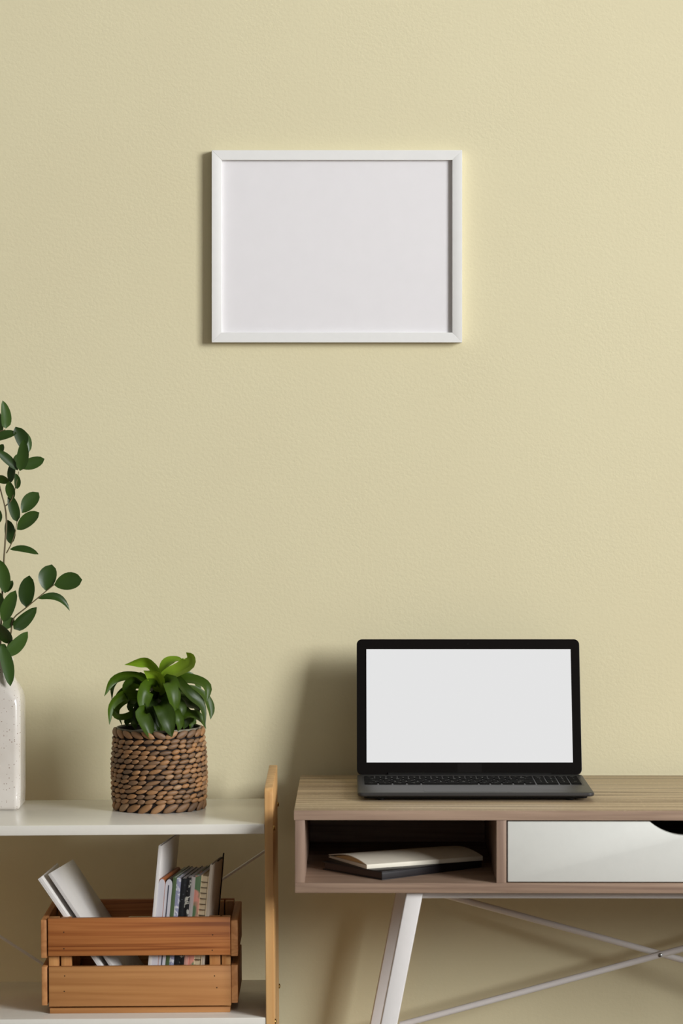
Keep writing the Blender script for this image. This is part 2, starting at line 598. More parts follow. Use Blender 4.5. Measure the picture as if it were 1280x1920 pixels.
YL1, YL2 = CY + 4.522, CY + 4.905
for sgn in (-1, 1):
    for yy in (YL1, YL2):
        leg(sgn, yy).build('leg', M['metal_white'], desk, 0.0022, 3)
    xe = 0.1003 if sgn < 0 else 2 * DCX - 0.1003 - lw
    boxpart('end_rail', M['metal_white'], desk, xe + 0.003, xe + lw - 0.003, YL1 + lw / 2, YL2 - lw / 2, BZ - 0.020, BZ, 0.0015)
boxpart('long_rail', M['metal_white'], desk, 0.1003 + lw - 0.003, 2 * DCX - 0.1003 - lw + 0.003, CY + 4.532, CY + 4.554, BZ - 0.0135, BZ, 0.0015)
zc, yR = 0.4567, CY + 4.900
rx_ = 0.435
for sgn in (-1, 1):
    yy = yR + (0.0055 if sgn > 0 else -0.0055)
    r1 = MB().tube([(DCX - rx_, yy, zc + sgn * 0.272 * rx_), (DCX + rx_, yy, zc - sgn * 0.272 * rx_)], 0.0055, 12)
    r1.build('cross_brace', M['metal_white'], desk)
bt = MB().lathe([(0.0035, 0), (0.0035, 0.001), (0.0030, 0.0022), (0.0012, 0.003)], 0, 0, 14, True, True)
bo = MB().add([Matrix.Rotation(R(90), 4, 'X') @ p + Vector((DCX, yR - 0.0100, zc)) for p in bt.v], bt.f)
bo.build('brace_bolt', M['steel'], desk)
desk.rotation_euler = (0, 0, R(-0.45))

# ------------------------------------------------------------------ notebooks in the cubby
FZ = BZ + 0.0155
n1 = thing('black_notebook', 'black leatherette notebook lying under the cream notebook in the desk cubby', 'notebook', (0.0628, CY + 4.523, FZ))
ang = R(40)
LM = Matrix.Translation((0.0628, CY + 4.523, FZ)) @ Matrix.Rotation(ang, 4, 'Z')
# local: x along the spine (to the right), y across, z up
hh = 0.0135
MB().box(0, 0.21, 0, 0.145, 0, 0.0016, LM).box(0, 0.21, 0, 0.145, hh - 0.0016, hh, LM).box(0, 0.21, 0, 0.0018, 0.0016, hh - 0.0016, LM).build('cover', M['black_leather'], n1, 0.0009, 3)
MB().box(0.003, 0.207, 0.002, 0.142, 0.0017, hh - 0.0017, LM).build('page_block', M['brown_edge'], n1)
n2 = thing('cream_notebook', 'cream paper notebook with a bulging cover on top of the black notebook', 'notebook', (0.039, CY + 4.549, FZ + hh))
LM2 = Matrix.Translation((0.039, CY + 4.549, FZ + hh + 0.0003)) @ Matrix.Rotation(R(26), 4, 'Z')
Ln, Wn = 0.206, 0.136


def top(v):
    u = v / Wn
    return 0.0068 + 0.0085 * math.sin(math.pi * min(1, u * 1.02)) * (1 - 0.25 * u) - 0.002 * u


def slab(fa, fb, x0_, x1_, n=18, y0_=0.0, y1_=Wn):
    m = MB()
    pr = [(y0_ + (y1_ - y0_) * k / n, fa(y0_ + (y1_ - y0_) * k / n)) for k in range(n + 1)]
    pr += [(y0_ + (y1_ - y0_) * k / n, fb(y0_ + (y1_ - y0_) * k / n)) for k in range(n, -1, -1)]
    A = Matrix(((0, 0, 1, 0), (1, 0, 0, 0), (0, 1, 0, 0), (0, 0, 0, 1)))
    return m.prism(pr, x0_, x1_, LM2 @ A)


slab(lambda v: top(v) - 0.0012, top, 0, Ln).build('cover', M['cream_cover'], n2)
slab(lambda v: 0.0, lambda v: 0.0012, 0, Ln).build('back_cover', M['cream_cover'], n2)
MB().box(0, Ln, -0.0009, 0.0004, 0.0, 0.0066, LM2).build('spine', M['cream_cover'], n2, 0.0004)
slab(lambda v: 0.0012, lambda v: 0.0055 - 0.0025 * v / Wn, 0.0008, Ln - 0.001, 10, 0.0005, Wn - 0.002).build('page_block', M['cream_cover'], n2)
slab(lambda v: 0.0055 - 0.0025 * v / Wn, lambda v: top(v) - 0.0028, 0.004, Ln - 0.004, 14, 0.0010, Wn - 0.004).build('loose_pages', M['tan_pages'], n2)

# ------------------------------------------------------------------ laptop
LX_, LY_ = 0.2122, CY + 4.842
lap = thing('laptop', 'open dark grey laptop with a blank white screen on the desk', 'laptop', (LX_, LY_, DZ))
LW, LD = 0.3735, 0.243
zt_, zb_ = DZ + 0.0140, DZ + 0.0078
base = MB().prism(rrect(LW, LD, 0.010, 6, LX_, LY_ + 0.004 - LD / 2), zb_, zt_)
base.build('base', M['laptop_metal'], lap, 0.0022, 4)
MB().prism(rrect(LW - 0.02, LD - 0.02, 0.008, 6, LX_, LY_ + 0.004 - LD / 2), DZ + 0.0035, zb_ + 0.0005).build('bottom_case', M['black_plastic'], lap, 0.0015, 2)
for sx in (-1, 1):
    for yy in (-0.02, -0.215):
        MB().lathe([(0.006, DZ), (0.007, DZ + 0.001), (0.007, DZ + 0.0040)], LX_ + sx * 0.15, LY_ + yy, 14, True, True).build('rubber_foot', M['black_plastic'], lap)
MB().prism(rrect(0.139, 0.074, 0.003, 4, LX_ - 0.012, LY_ - 0.192), zt_ - 0.0006, zt_ + 0.00025).build('touchpad', M['touchpad'], lap)
kd0, kd1 = -0.030, -0.147
MB().prism(rrect(0.3565, kd0 - kd1 + 0.004, 0.003, 4, LX_, LY_ + (kd0 + kd1) / 2), zt_ - 0.0006, zt_ + 0.0001).build('keyboard_well', M['touchpad'], lap)

LEG = {}


def legend_mesh(txt):
    if txt not in LEG:
        cu = bpy.data.curves.new('legend', 'FONT')
        cu.body = txt
        cu.size = 0.0052 if len(txt) == 1 else 0.0034
        cu.align_x = 'CENTER'
        cu.align_y = 'CENTER'
        ob = bpy.data.objects.new('tmp', cu)
        me = bpy.data.meshes.new_from_object(ob)
        bpy.data.objects.remove(ob)
        bpy.data.curves.remove(cu)
        me.materials.append(M['legend'])
        LEG[txt] = me
    return LEG[txt]


U = 0.01855
rowh = [0.0135] + [U] * 5
rows = [
    [(x, 1) for x in ('esc', 'F1', 'F2', 'F3', 'F4', 'F5', 'F6', 'F7', 'F8', 'F9', 'F10', 'F11', 'F12', 'ins', 'del', 'home', 'end', 'pgup', 'pgdn')],
    [(x, 1) for x in '`1234567890-='] + [('back', 2), ('num', 1), ('/', 1), ('*', 1), ('-', 1)],
    [('tab', 1.5)] + [(x, 1) for x in 'QWERTYUIOP[]'] + [('\\', 1.5), ('7', 1), ('8', 1), ('9', 1), ('+', 1)],
    [('caps', 1.75)] + [(x, 1) for x in "ASDFGHJKL;'"] + [('enter', 2.25), ('4', 1), ('5', 1), ('6', 1), ('', 1)],
    [('shift', 2.25)] + [(x, 1) for x in 'ZXCVBNM,./'] + [('shift', 2.75), ('1', 1), ('2', 1), ('3', 1), ('ent', 1)],
    [('ctrl', 1.25), ('fn', 1.25), ('win', 1.25), ('alt', 1.25), ('', 5), ('alt', 1), ('ctrl', 1), ('<', 1), ('^', 1), ('>', 1), ('0', 2), ('.', 1), ('', 1)],
]
KEYM = {}
ky = kd0 - 0.0008
for ri, row in enumerate(rows):
    h = rowh[ri] if ri else 0.0135
    h = h * 0.98
    kx = -9.5 * U
    for (txt, u) in row:
        wk, hk = u * U - 0.0022, h - 0.0022
        key = (round(wk, 5), round(hk, 5))
        if key not in KEYM:
            m = MB()
            m.add([(-wk / 2, -hk / 2, 0), (wk / 2, -hk / 2, 0), (wk / 2, hk / 2, 0), (-wk / 2, hk / 2, 0),
                   (-wk / 2 + 0.0005, -hk / 2 + 0.0005, 0.0015), (wk / 2 - 0.0005, -hk / 2 + 0.0005, 0.0015), (wk / 2 - 0.0005, hk / 2 - 0.0005, 0.0015), (-wk / 2 + 0.0005, hk / 2 - 0.0005, 0.0015)],
                  [(4, 5, 6, 7), (0, 1, 5, 4), (1, 2, 6, 5), (2, 3, 7, 6), (3, 0, 4, 7)])
            o = m.build('key', M['key'], lap, local=True, smooth=0)
            KEYM[key] = o.data
        else:
            o = bpy.data.objects.new('key', KEYM[key])
            C.objects.link(o)
            o.parent = lap
        o.location = (kx + u * U / 2, ky - h / 2, zt_ - DZ + 0.0002)
        if txt:
            g = bpy.data.objects.new('key_legend', legend_mesh(txt))
            C.objects.link(g)
            g.parent = o
            g.location = (0, 0, 0.00158)
        kx += u * U
    ky -= h
# lid, turned back about the hinge
til = R(15.0)
HL = 0.2283
LMt = Matrix.Translation((LX_, LY_ + 0.001, zt_ - 0.001)) @ Matrix.Rotation(-til, 4, 'X') @ Matrix(((1, 0, 0, 0), (0, 0, -1, 0), (0, 1, 0, 0), (0, 0, 0, 1)))
# in lid space: x right, y up the lid, z toward the viewer
MB().prism(rrect(LW, HL, 0.009, 8, 0, HL / 2 + 0.001), -0.0068, -0.0012, LMt).build('lid', M['laptop_metal'], lap, 0.0008, 2)
MB().prism(rrect(LW - 0.0012, HL - 0.0012, 0.0086, 8, 0, HL / 2 + 0.001), -0.0012, 0.0, LMt).build('bezel', M['bezel'], lap, 0.0003, 1)
sx0, sx1, sy0, sy1 = -0.1705, 0.1718, 0.0212, 0.2118
MB().prism([(sx0, sy0), (sx1, sy0), (sx1, sy1), (sx0, sy1)], 0.0, 0.00035, LMt).build('screen', M['screen'], lap, smooth=0)
MB().prism(rrect(0.0405, 0.0165, 0.0006, 3, 0.0003, 0.0115), 0.0, 0.0003, LMt).build('logo_patch', M['logo_patch'], lap)  # blank patch where the maker's logo was retouched away
cm = MB().lathe([(0.0016, 0.0), (0.0016, 0.0003)], 0, 0.2212, 14, False, True)
MB().add([LMt @ p for p in cm.v], cm.f).build('webcam', M['logo_patch'], lap)
MB().tube([(LX_ - 0.135, LY_ + 0.002, zt_ - 0.0002), (LX_ + 0.135, LY_ + 0.002, zt_ - 0.0002)], 0.0042, 12).build('hinge', M['black_plastic'], lap)

# ------------------------------------------------------------------ shelf rack
onshelf = []
SZ, SZ2, SZ3 = 0.718, 0.4142, 0.11
SYF, SYB = CY + 4.580, CY + 4.894
PX0, PX1 = -0.1207, -0.1071
QX1 = -0.795
rack = thing('shelf_rack', 'white shelf rack with honey bamboo side panels beside the desk', 'shelf rack', (PX0, SYF, 0))
onshelf.append(rack)
for (xa, xb) in ((PX0, PX1), (QX1 - 0.0136, QX1)):
    pr = [(SYF + 0.003, 0.0), (SYB, 0.0), (SYB, 0.774)]
    for k in range(7):
        g = R(90 + 90 * k / 6)
        pr.append((SYF - 0.0015 + 0.012 + 0.012 * math.cos(g), 0.774 - 0.012 + 0.012 * math.sin(g)))
    pr.append((SYF - 0.0015, 0.0))
    A = Matrix(((0, 0, 1, 0), (1, 0, 0, 0), (0, 1, 0, 0), (0, 0, 0, 1)))
    MB().prism(pr, xa, xb, A).build('side_panel', M['bamboo'], rack, 0.0014, 3)
for z in (SZ, SZ2, SZ3):
    boxpart('shelf_board', M['shelf_white'], rack, QX1, PX0, SYF, SYB, z - 0.0158, z, 0.0012, 3)
for z in (SZ, SZ2):
    for yy in (SYF + 0.012, SYB - 0.012):
        p = MB().lathe([(0.0042, 0.0), (0.0042, 0.0008), (0.0034, 0.0020), (0.0014, 0.0027)], 0, 0, 14, False, True)
        MB().add([Matrix.Rotation(R(90), 4, 'Y') @ q + Vector((PX1, yy, z - 0.0085)) for q in p.v], p.f).build('bolt', M['brass'], rack)
for sgn in (-1, 1):
    xm, zm = (PX0 + QX1) / 2, 0.413
    hx = (PX0 - QX1) / 2 - 0.006
    yy = SYB + 0.003 + (0.003 if sgn > 0 else -0.003)
    MB().tube([(xm - hx, yy + 0.004, zm - sgn * 0.655 * hx), (xm + hx, yy + 0.004, zm + sgn * 0.655 * hx)], 0.0025, 10).build('cross_brace', M['metal_white'], rack)

# ------------------------------------------------------------------ vase
VZ = SZ - 0.0034
VX, VY = -0.5705, CY + 4.812
vase = thing('bottle_vase', 'white speckled ceramic bottle vase on the shelf', 'vase', (VX, VY, VZ))


def sq_ring(hw, rad, z, n=6):
    return [(VX + px_, VY + py_, z) for (px_, py_) in rrect(2 * hw, 2 * hw, rad, n)]


vm = MB()
prof = [(0.0405, 0.008, 0.0), (0.0435, 0.009, 0.0015), (0.0455, 0.0105, 0.006), (0.0463, 0.0115, 0.03), (0.0460, 0.0120, 0.172), (0.0452, 0.0150, 0.182), (0.0430, 0.0210, 0.192),
        (0.0390, 0.0270, 0.201), (0.0350, 0.0300, 0.208), (0.0325, 0.0318, 0.214), (0.0312, 0.0312, 0.222), (0.0300, 0.0300, 0.236), (0.0298, 0.0298, 0.240), (0.0306, 0.0306, 0.2425), (0.0300, 0.0300, 0.2465), (0.0285, 0.0285, 0.2475),
        (0.0265, 0.0265, 0.246), (0.0260, 0.0260, 0.215), (0.0300, 0.0280, 0.19), (0.0330, 0.0200, 0.17), (0.0330, 0.01, 0.02)]
rings = [sq_ring(h, min(r, h - 1e-5), VZ + z) for (h, r, z) in prof]
k = len(rings[0])
vv = [p for r in rings for p in r]
ff = [(i * k + j, i * k + (j + 1) % k, (i + 1) * k + (j + 1) % k, (i + 1) * k + j) for i in range(len(rings) - 1) for j in range(k)]
ff.append(list(range(k))[::-1])
ff.append([(len(rings) - 1) * k + j for j in range(k)])
vm.add(vv, ff).build('glazed_body', M['vase'], vase, smooth=60)

# ------------------------------------------------------------------ ruscus branches
rng = random.Random(7)


def leaf_mesh(basep, tip, width, bend, nrm, cup=0.25, n=9, m=4, peak=0.42):
    ax = tip - basep
    nrm = (nrm - ax * (nrm.dot(ax) / ax.length_squared)).normalized()
    side = ax.cross(nrm).normalized()
    g = peak / (1 - peak)
    rowsv = []
    mxv = (peak ** (0.62 * g) * (1 - peak) ** 0.62)
    for i in range(n + 1):
        t = i / n
        p = basep + ax * t + bend * (4 * t * (1 - t)) * 0.5 + bend * (t * t) * 0.0
        wd = 1.06 * width / 2 * ((max(t, 0.0) ** (0.62 * g)) * ((1 - t) ** 0.62)) / mxv
        wd = max(wd, 0.0004)
        rr = []
        for j in range(m + 1):
            s = -1 + 2 * j / m
            rr.append(p + side * (s * wd) + nrm * (cup * wd * (s * s - 0.4)))
        rowsv.append(rr)
    return MB().grid(rowsv)


# (base x,y, tip x,y, width) in photograph pixels, depth of base / tip relative to the vase axis (+ = toward the viewer), facing tilt
def br_leaf(root, bx, by, tx, ty, wd, db, dt, nx=0.0, nz=0.0, bx_=0.0, bz_=0.0, cup=0.25, peak=0.42):
    Yb, Yt = 4.812 - db, 4.812 - dt
    B, Tp = at(bx, by, Yb), at(tx, ty, Yt)
    s = 4.8 / F
    nr = Vector((nx, -1.0, nz)).normalized()
    bend = Vector((bx_ * s, 0, bz_ * s))
    return leaf_mesh(B, Tp, wd * s, bend, nr, cup, peak=peak).build('leaf', M['ruscus'], root)


def z1_(x, y):
    return (x / 6.4, 730 + y / 6.4)


def z2_(x, y):
    return (x / 6.4, 1020 + y / 6.4)


stx, sty = 4, 1262
b1 = thing('ruscus_branch', 'tall leafy green branch rising from the vase along the left edge', 'branch', (VX + 0.002, VY, SZ + 0.05), 'leafy branches in the vase')


def stem(root, pts, r0, r1):
    path = catmull([at(x, y, 4.812 - d) for (x, y, d) in pts], 24)
    n = len(path)
    MB().tube(path, [r0 + (r1 - r0) * i / (n - 1) for i in range(n)], 7).build('stem', M['stem'], root)


stem(b1, [(-4, 1455, 0.0), (0, 1230, 0.0), (4, 1120, 0.0), (8, 1040, 0.004), (12, 980, 0.006), (9, 948, 0.006), (0, 915, 0.004), (-10, 860, 0.0), (-8, 815, 0.0), (10, 806, 0.004)], 0.0019, 0.0008)
stem(b1, [(10, 949, 0.006), (22, 936, 0.010), (31, 905, 0.014), (35, 884, 0.016)], 0.0010, 0.0006)
stem(b1, [(12, 1037, 0.004), (20, 1022, 0.008), (28, 1000, 0.012), (32, 978, 0.014)], 0.0011, 0.0006)
L1 = [  # zoom coords base, tip, width, depth base, depth tip, nx, nz, bendx, bendz, peak
    (z1_, 70, 470, 32, 135, 122, .006, .012, 0.35, 0.35, 6, 0, .36),
    (z1_, 12, 535, -40, 240, 100, .000, -.006, -0.5, 0.1, 3, 0, .45),
    (z1_, -90, 610, 200, 525, 112, .002, .010, 0.0, 0.5, 0, 5, .5),
    (z1_, 275, 720, 185, 450, 150, .010, .006, 0.1, 0.2, 10, 0, .55),
    (z1_, 345, 760, 225, 470, 110, .004, .000, 0.6, 0.1, 10, 3, .5),
    (z1_, 240, 978, 285, 605, 138, .016, .024, 0.1, 0.5, 4, 0, .42),
    (z1_, 230, 930, 533, 835, 136, .010, .004, 0.1, 0.05, 0, -2, .52),
    (z1_, 215, 970, -40, 735, 105, .014, .020, 0.0, 0.4, 0, 5, .5),
    (z1_, -60, 800, 42, 660, 90, .000, .006, -0.2, 0.0, 2, 0, .5),
    (z1_, 200, 960, 215, 775, 90, .004, -.004, 0.7, -0.4, -6, 0, .5),
    (z1_, 130, 1120, 150, 880, 115, .006, .002, -0.6, -0.5, 0, 0, .5),
    (z1_, 115, 1105, -60, 1070, 110, .002, -.004, -0.3, -0.5, 0, 3, .5),
    (z1_, 205, 1195, 188, 1010, 74, .012, .018, 0.2, 0.1, 4, 0, .45),
    (z1_, 150, 1325, 105, 1105, 112, .010, .016, -0.2, 0.1, -1, 0, .5),
    (z1_, 205, 1588, 110, 1255, 122, .012, .006, 0.1, 0.1, 2, 0, .45),
    (z1_, 262, 1482, 462, 1238, 168, .010, .004, 0.15, 0.1, -4, 3, .55),
    (z1_, 205, 1682, 470, 1478, 158, .014, .024, 0.1, 0.4, -2, 3, .52),
    (z1_, 0, 1595, -25, 1430, 60, .010, .010, 0.1, 0.1, 2, 0, .5),
    (z1_, 132, 1858, 92, 1566, 122, .004, -.004, 0.0, 0.1, 3, 0, .5),
    (z2_, 120, 62, 462, 122, 84, .008, .012, 0.0, 0.5, 0, 10, .5),
    (z2_, 62, 590, -15, 185, 150, .016, .024, 0.0, 0.45, 6, 0, .5),
    (z2_, 60, 580, 152, 440, 80, .008, .004, 0.2, 0.2, 0, 0, .5),
    (z2_, 30, 840, -20, 570, 120, .004, .004, -0.4, 0.1, 0, 0, .5),
]
for (zz, x0_, y0_, x1_, y1_, wd, db_, dt_, nx, nz, bx_, bz_, pk) in L1:
    p, q = zz(x0_, y0_), zz(x1_, y1_)
    br_leaf(b1, p[0], p[1], q[0], q[1], wd / 6.4, db_, dt_, nx, nz, bx_, bz_, 0.22, pk)
b2 = thing('ruscus_branch', 'short leafy green branch arching right out of the vase neck', 'branch', (VX + 0.008, VY, SZ + 0.05), 'leafy branches in the vase')
stem(b2, [(2, 1455, 0.010), (8, 1260, 0.010), (16, 1208, 0.012), (21, 1184, 0.014), (25, 1160, 0.016), (47, 1141, 0.020), (70, 1122, 0.024), (88, 1107, 0.026), (102, 1096, 0.028)], 0.0018, 0.0007)
L2 = [
    (40, 935, 188, 558, 160, .018, .026, 0.0, 0.3, -4, 0, .48),
    (312, 758, 352, 378, 182, .020, .026, 0.1, 0.25, -4, 0, .5),
    (552, 562, 622, 246, 204, .026, .020, 0.1, 0.0, -7, 0, .55),
    (650, 492, 985, 428, 200, .028, .036, 0.1, 0.2, 0, 4, .55),
    (452, 652, 836, 800, 92, .024, .018, 0.2, 0.5, 14, 27, .4),
    (165, 1020, 440, 758, 165, .016, .010, 0.4, -0.3, -2, -5, .4),
    (170, 890, 30, 1010, 110, .014, .018, -0.4, -0.6, 0, 0, .5),
    (132, 1195, -40, 955, 190, .014, .024, -0.5, -0.4, 2, -2, .5),
    (70, 1330, 332, 1052, 160, .016, .014, 0.4, -0.1, 2, -5, .42),
    (15, 1215, 125, 1705, 140, .026, .046, 0.1, 0.35, 7, 0, .45),
    (-20, 1330, 60, 1200, 110, .020, .018, 0.1, 0.3, 0, 0, .5),
]
for (x0_, y0_, x1_, y1_, wd, db_, dt_, nx, nz, bx_, bz_, pk) in L2:
    p, q = z2_(x0_, y0_), z2_(x1_, y1_)
    br_leaf(b2, p[0], p[1], q[0], q[1], wd / 6.4, db_, dt_, nx, nz, bx_, bz_, 0.22, pk)

# ------------------------------------------------------------------ woven basket
KX, KY, KH = -0.2980, CY + 4.783, 0.133
bas = thing('woven_basket', 'brown woven water hyacinth basket holding the leafy plant', 'basket', (KX, KY, SZ))
onshelf.append(bas)


def brad(z):
    u = z / KH
    return 0.0728 + 0.0046 * math.sin(math.pi * min(1, (u * 0.9 + 0.08))) - 0.0018 * u


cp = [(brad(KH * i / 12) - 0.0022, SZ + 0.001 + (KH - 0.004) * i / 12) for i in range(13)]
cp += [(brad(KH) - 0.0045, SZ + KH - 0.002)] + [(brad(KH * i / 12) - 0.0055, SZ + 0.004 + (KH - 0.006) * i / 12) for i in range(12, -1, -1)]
MB().lathe(cp, KX, KY, 40, True, True).build('shade_core', M['basket_core'], bas)  # smooth dark core behind the strands, painted as the shade between them


def bead(n=6, m=5):
    vs, fs = [(-1, 0, 0)], []
    for i in range(1, m + 1):
        t = -1 + 2 * i / (m + 1)
        r = (1 - abs(t) ** 2.2) ** 0.75
        for j in range(n):
            g = 2 * math.pi * j / n
            vs.append((t, r * math.cos(g), r * math.sin(g)))
    vs.append((1, 0, 0))
    for j in range(n):
        fs.append((0, 1 + j, 1 + (j + 1) % n))
    for i in range(m - 1):
        for j in range(n):
            fs.append((1 + i * n + j, 1 + (i + 1) * n + j, 1 + (i + 1) * n + (j + 1) % n, 1 + i * n + (j + 1) % n))
    e = len(vs) - 1
    for j in range(n):
        fs.append((e, 1 + (m - 1) * n + (j + 1) % n, 1 + (m - 1) * n + j))
    return vs, fs


bv, bf = bead()
items = []
rng = random.Random(3)
NR = 13
zlo, zhi = 0.0185, 0.1145
for i in range(NR):
    z = zlo + (zhi - zlo) * i / (NR - 1)
    ph = rng.random()
    ang_ = ph
    g = 0.0
    N = 29 + rng.choice((-1, 0, 0, 1))
    ws = [0.75 + 0.5 * rng.random() for _ in range(N)]
    tot = sum(ws)
    acc = rng.random() * 0.2
    for j in range(N):
        wj = ws[j] / tot * 2 * math.pi
        gm = acc + wj / 2
        acc += wj
        r = brad(z)
        items.append((gm, z + rng.uniform(-.0007, .0007) + 0.0008 * math.sin(3 * gm + i), r, wj * r * 0.59, 0.0036 + rng.uniform(-.0004, .0005), 0.0041 + rng.uniform(-.0004, .0004), R(11 + rng.uniform(-5, 5))))
for j in range(24):
    gm = 2 * math.pi * (j + 0.3) / 24
    items.append((gm, 0.1258, brad(0.126) + 0.0004, 0.0125, 0.0038, 0.0058, R(-26 + rng.uniform(-5, 5)) if math.sin(gm) < 0 and math.cos(gm) < 0.25 else R(24)))
for j in range(22):
    gm = 2 * math.pi * (j + 0.6) / 22
    items.append((gm, 0.0075, brad(0.008) - 0.0012, 0.0150, 0.0042, 0.0062, R(27 + rng.uniform(-5, 5))))
items.sort(key=lambda q: math.sin(q[0]))  # nearest the viewer first
smesh = None
rest = MB()
for idx, (gm, z, r, hl, th, hgt, tilt) in enumerate(items):
    pos = Vector((r * math.cos(gm), r * math.sin(gm), z))
    tx = Vector((-math.sin(gm), math.cos(gm), 0))
    ty = Vector((math.cos(gm), math.sin(gm), 0))
    Mb = Matrix.Translation(pos) @ Matrix((tx, ty, Vector((0, 0, 1)))).transposed().to_4x4() @ Matrix.Rotation(-tilt, 4, 'Y') @ Matrix.Diagonal((hl, th, hgt, 1))
    if idx < 300:
        if smesh is None:
            o = MB().add(bv, bf).build('strand', M['strand'], bas, local=True, smooth=80)
            smesh = o.data
        else:
            o = bpy.data.objects.new('strand', smesh)
            C.objects.link(o)
            o.parent = bas
        o.matrix_basis = Mb
    else:
        rest.add(bv, bf, Mb)
ro = rest.build('rear_strands', M['strand'], bas, local=True, smooth=80)
ro['kind'] = 'stuff'

# ------------------------------------------------------------------ curly leaved plant
pl = thing('potted_plant', 'bushy green plant with curling strap leaves in the woven basket', 'plant', (KX, KY, SZ + 0.006))
onshelf.append(pl)
lp = [(0.052, SZ + 0.006), (0.0665, SZ + 0.012), (0.0690, SZ + KH - 0.0012), (0.0693, SZ + KH + 0.0004), (0.0675, SZ + KH + 0.0004), (0.0660, SZ + KH - 0.02)]
MB().lathe(lp, KX, KY, 40, True, False).build('liner_pot', M['liner'], pl)
sv = [(0.0662, SZ + KH - 0.018), (0.045, SZ + KH - 0.016), (0.02, SZ + KH - 0.012), (0.004, SZ + KH - 0.012)]
MB().lathe(sv, KX, KY, 32, False, True).build('soil', M['soil'], pl)
for (dx, dy, hx) in ((0.0, 0.0, 0.07), (0.012, 0.01, 0.055), (-0.012, 0.006, 0.055), (0.004, -0.012, 0.05)):
    zb0 = SZ + KH - 0.014
    MB().tube([(KX + dx, KY + dy, zb0), (KX + dx * 1.2, KY + dy * 1.2, zb0 + hx * 0.5), (KX + dx * 0.8, KY + dy, zb0 + hx)], [0.006, 0.0055, 0.004], 8).build('stem', M['lush'], pl)


prg = random.Random(11)


def strap(pts, width, face, mat='lush', n=16):
    """pts: (zoom x, zoom y, metres toward viewer); face 0..1 share of the width that lies across the view"""
    path = catmull([at(180 + x / 5.333, 1210 + y / 5.333 - 1.5, 4.783 - d) for (x, y, d) in pts], n)
    W = 1.16 * width / 5.333 * 4.783 / F
    rowsv = []
    tw, ph1, ph2 = prg.uniform(-0.5, 0.5), prg.uniform(0, 6.3), prg.uniform(0, 6.3)
    view = Vector((0, 1, -0.1)).normalized()
    for i, p in enumerate(path):
        t = i / n
        tg = (path[min(i + 1, n)] - path[max(i - 1, 0)]).normalized()
        im = tg.cross(view)
        if im.length < 0.05:
            im = Vector((1, 0, 0))
        im.normalize()
        dp = im.cross(tg).normalized()
        f = face[0] + (face[1] - face[0]) * t
        aa = math.acos(max(-1, min(1, f))) + tw * (t - 0.4)
        side = (im * math.cos(aa) + dp * math.sin(aa)).normalized()
        nr = side.cross(tg).normalized()
        if nr.y > 0:
            nr = -nr            # toward the viewer: the blade is channelled, edges forward
        wd = W / 2 * (0.5 + 0.5 * math.sin(math.pi * min(1, t / 0.5) / 2)) * (1 if t < 0.5 else max(0.03, (1 - ((t - 0.5) / 0.5) ** 2.2)))
        rr = []
        for j in range(7):
            s = -1 + j / 3
            rip = 0.13 * wd * abs(s) * math.sin(11 * t + (ph1 if s < 0 else ph2))
            rr.append(p + side * (s * wd) + nr * (0.30 * wd * (abs(s) ** 1.2) - 0.05 * wd * math.cos(3.1 * math.pi * s) + rip))
        rowsv.append(rr)
    MB().grid(rowsv).build('leaf', M[mat], pl, smooth=80)


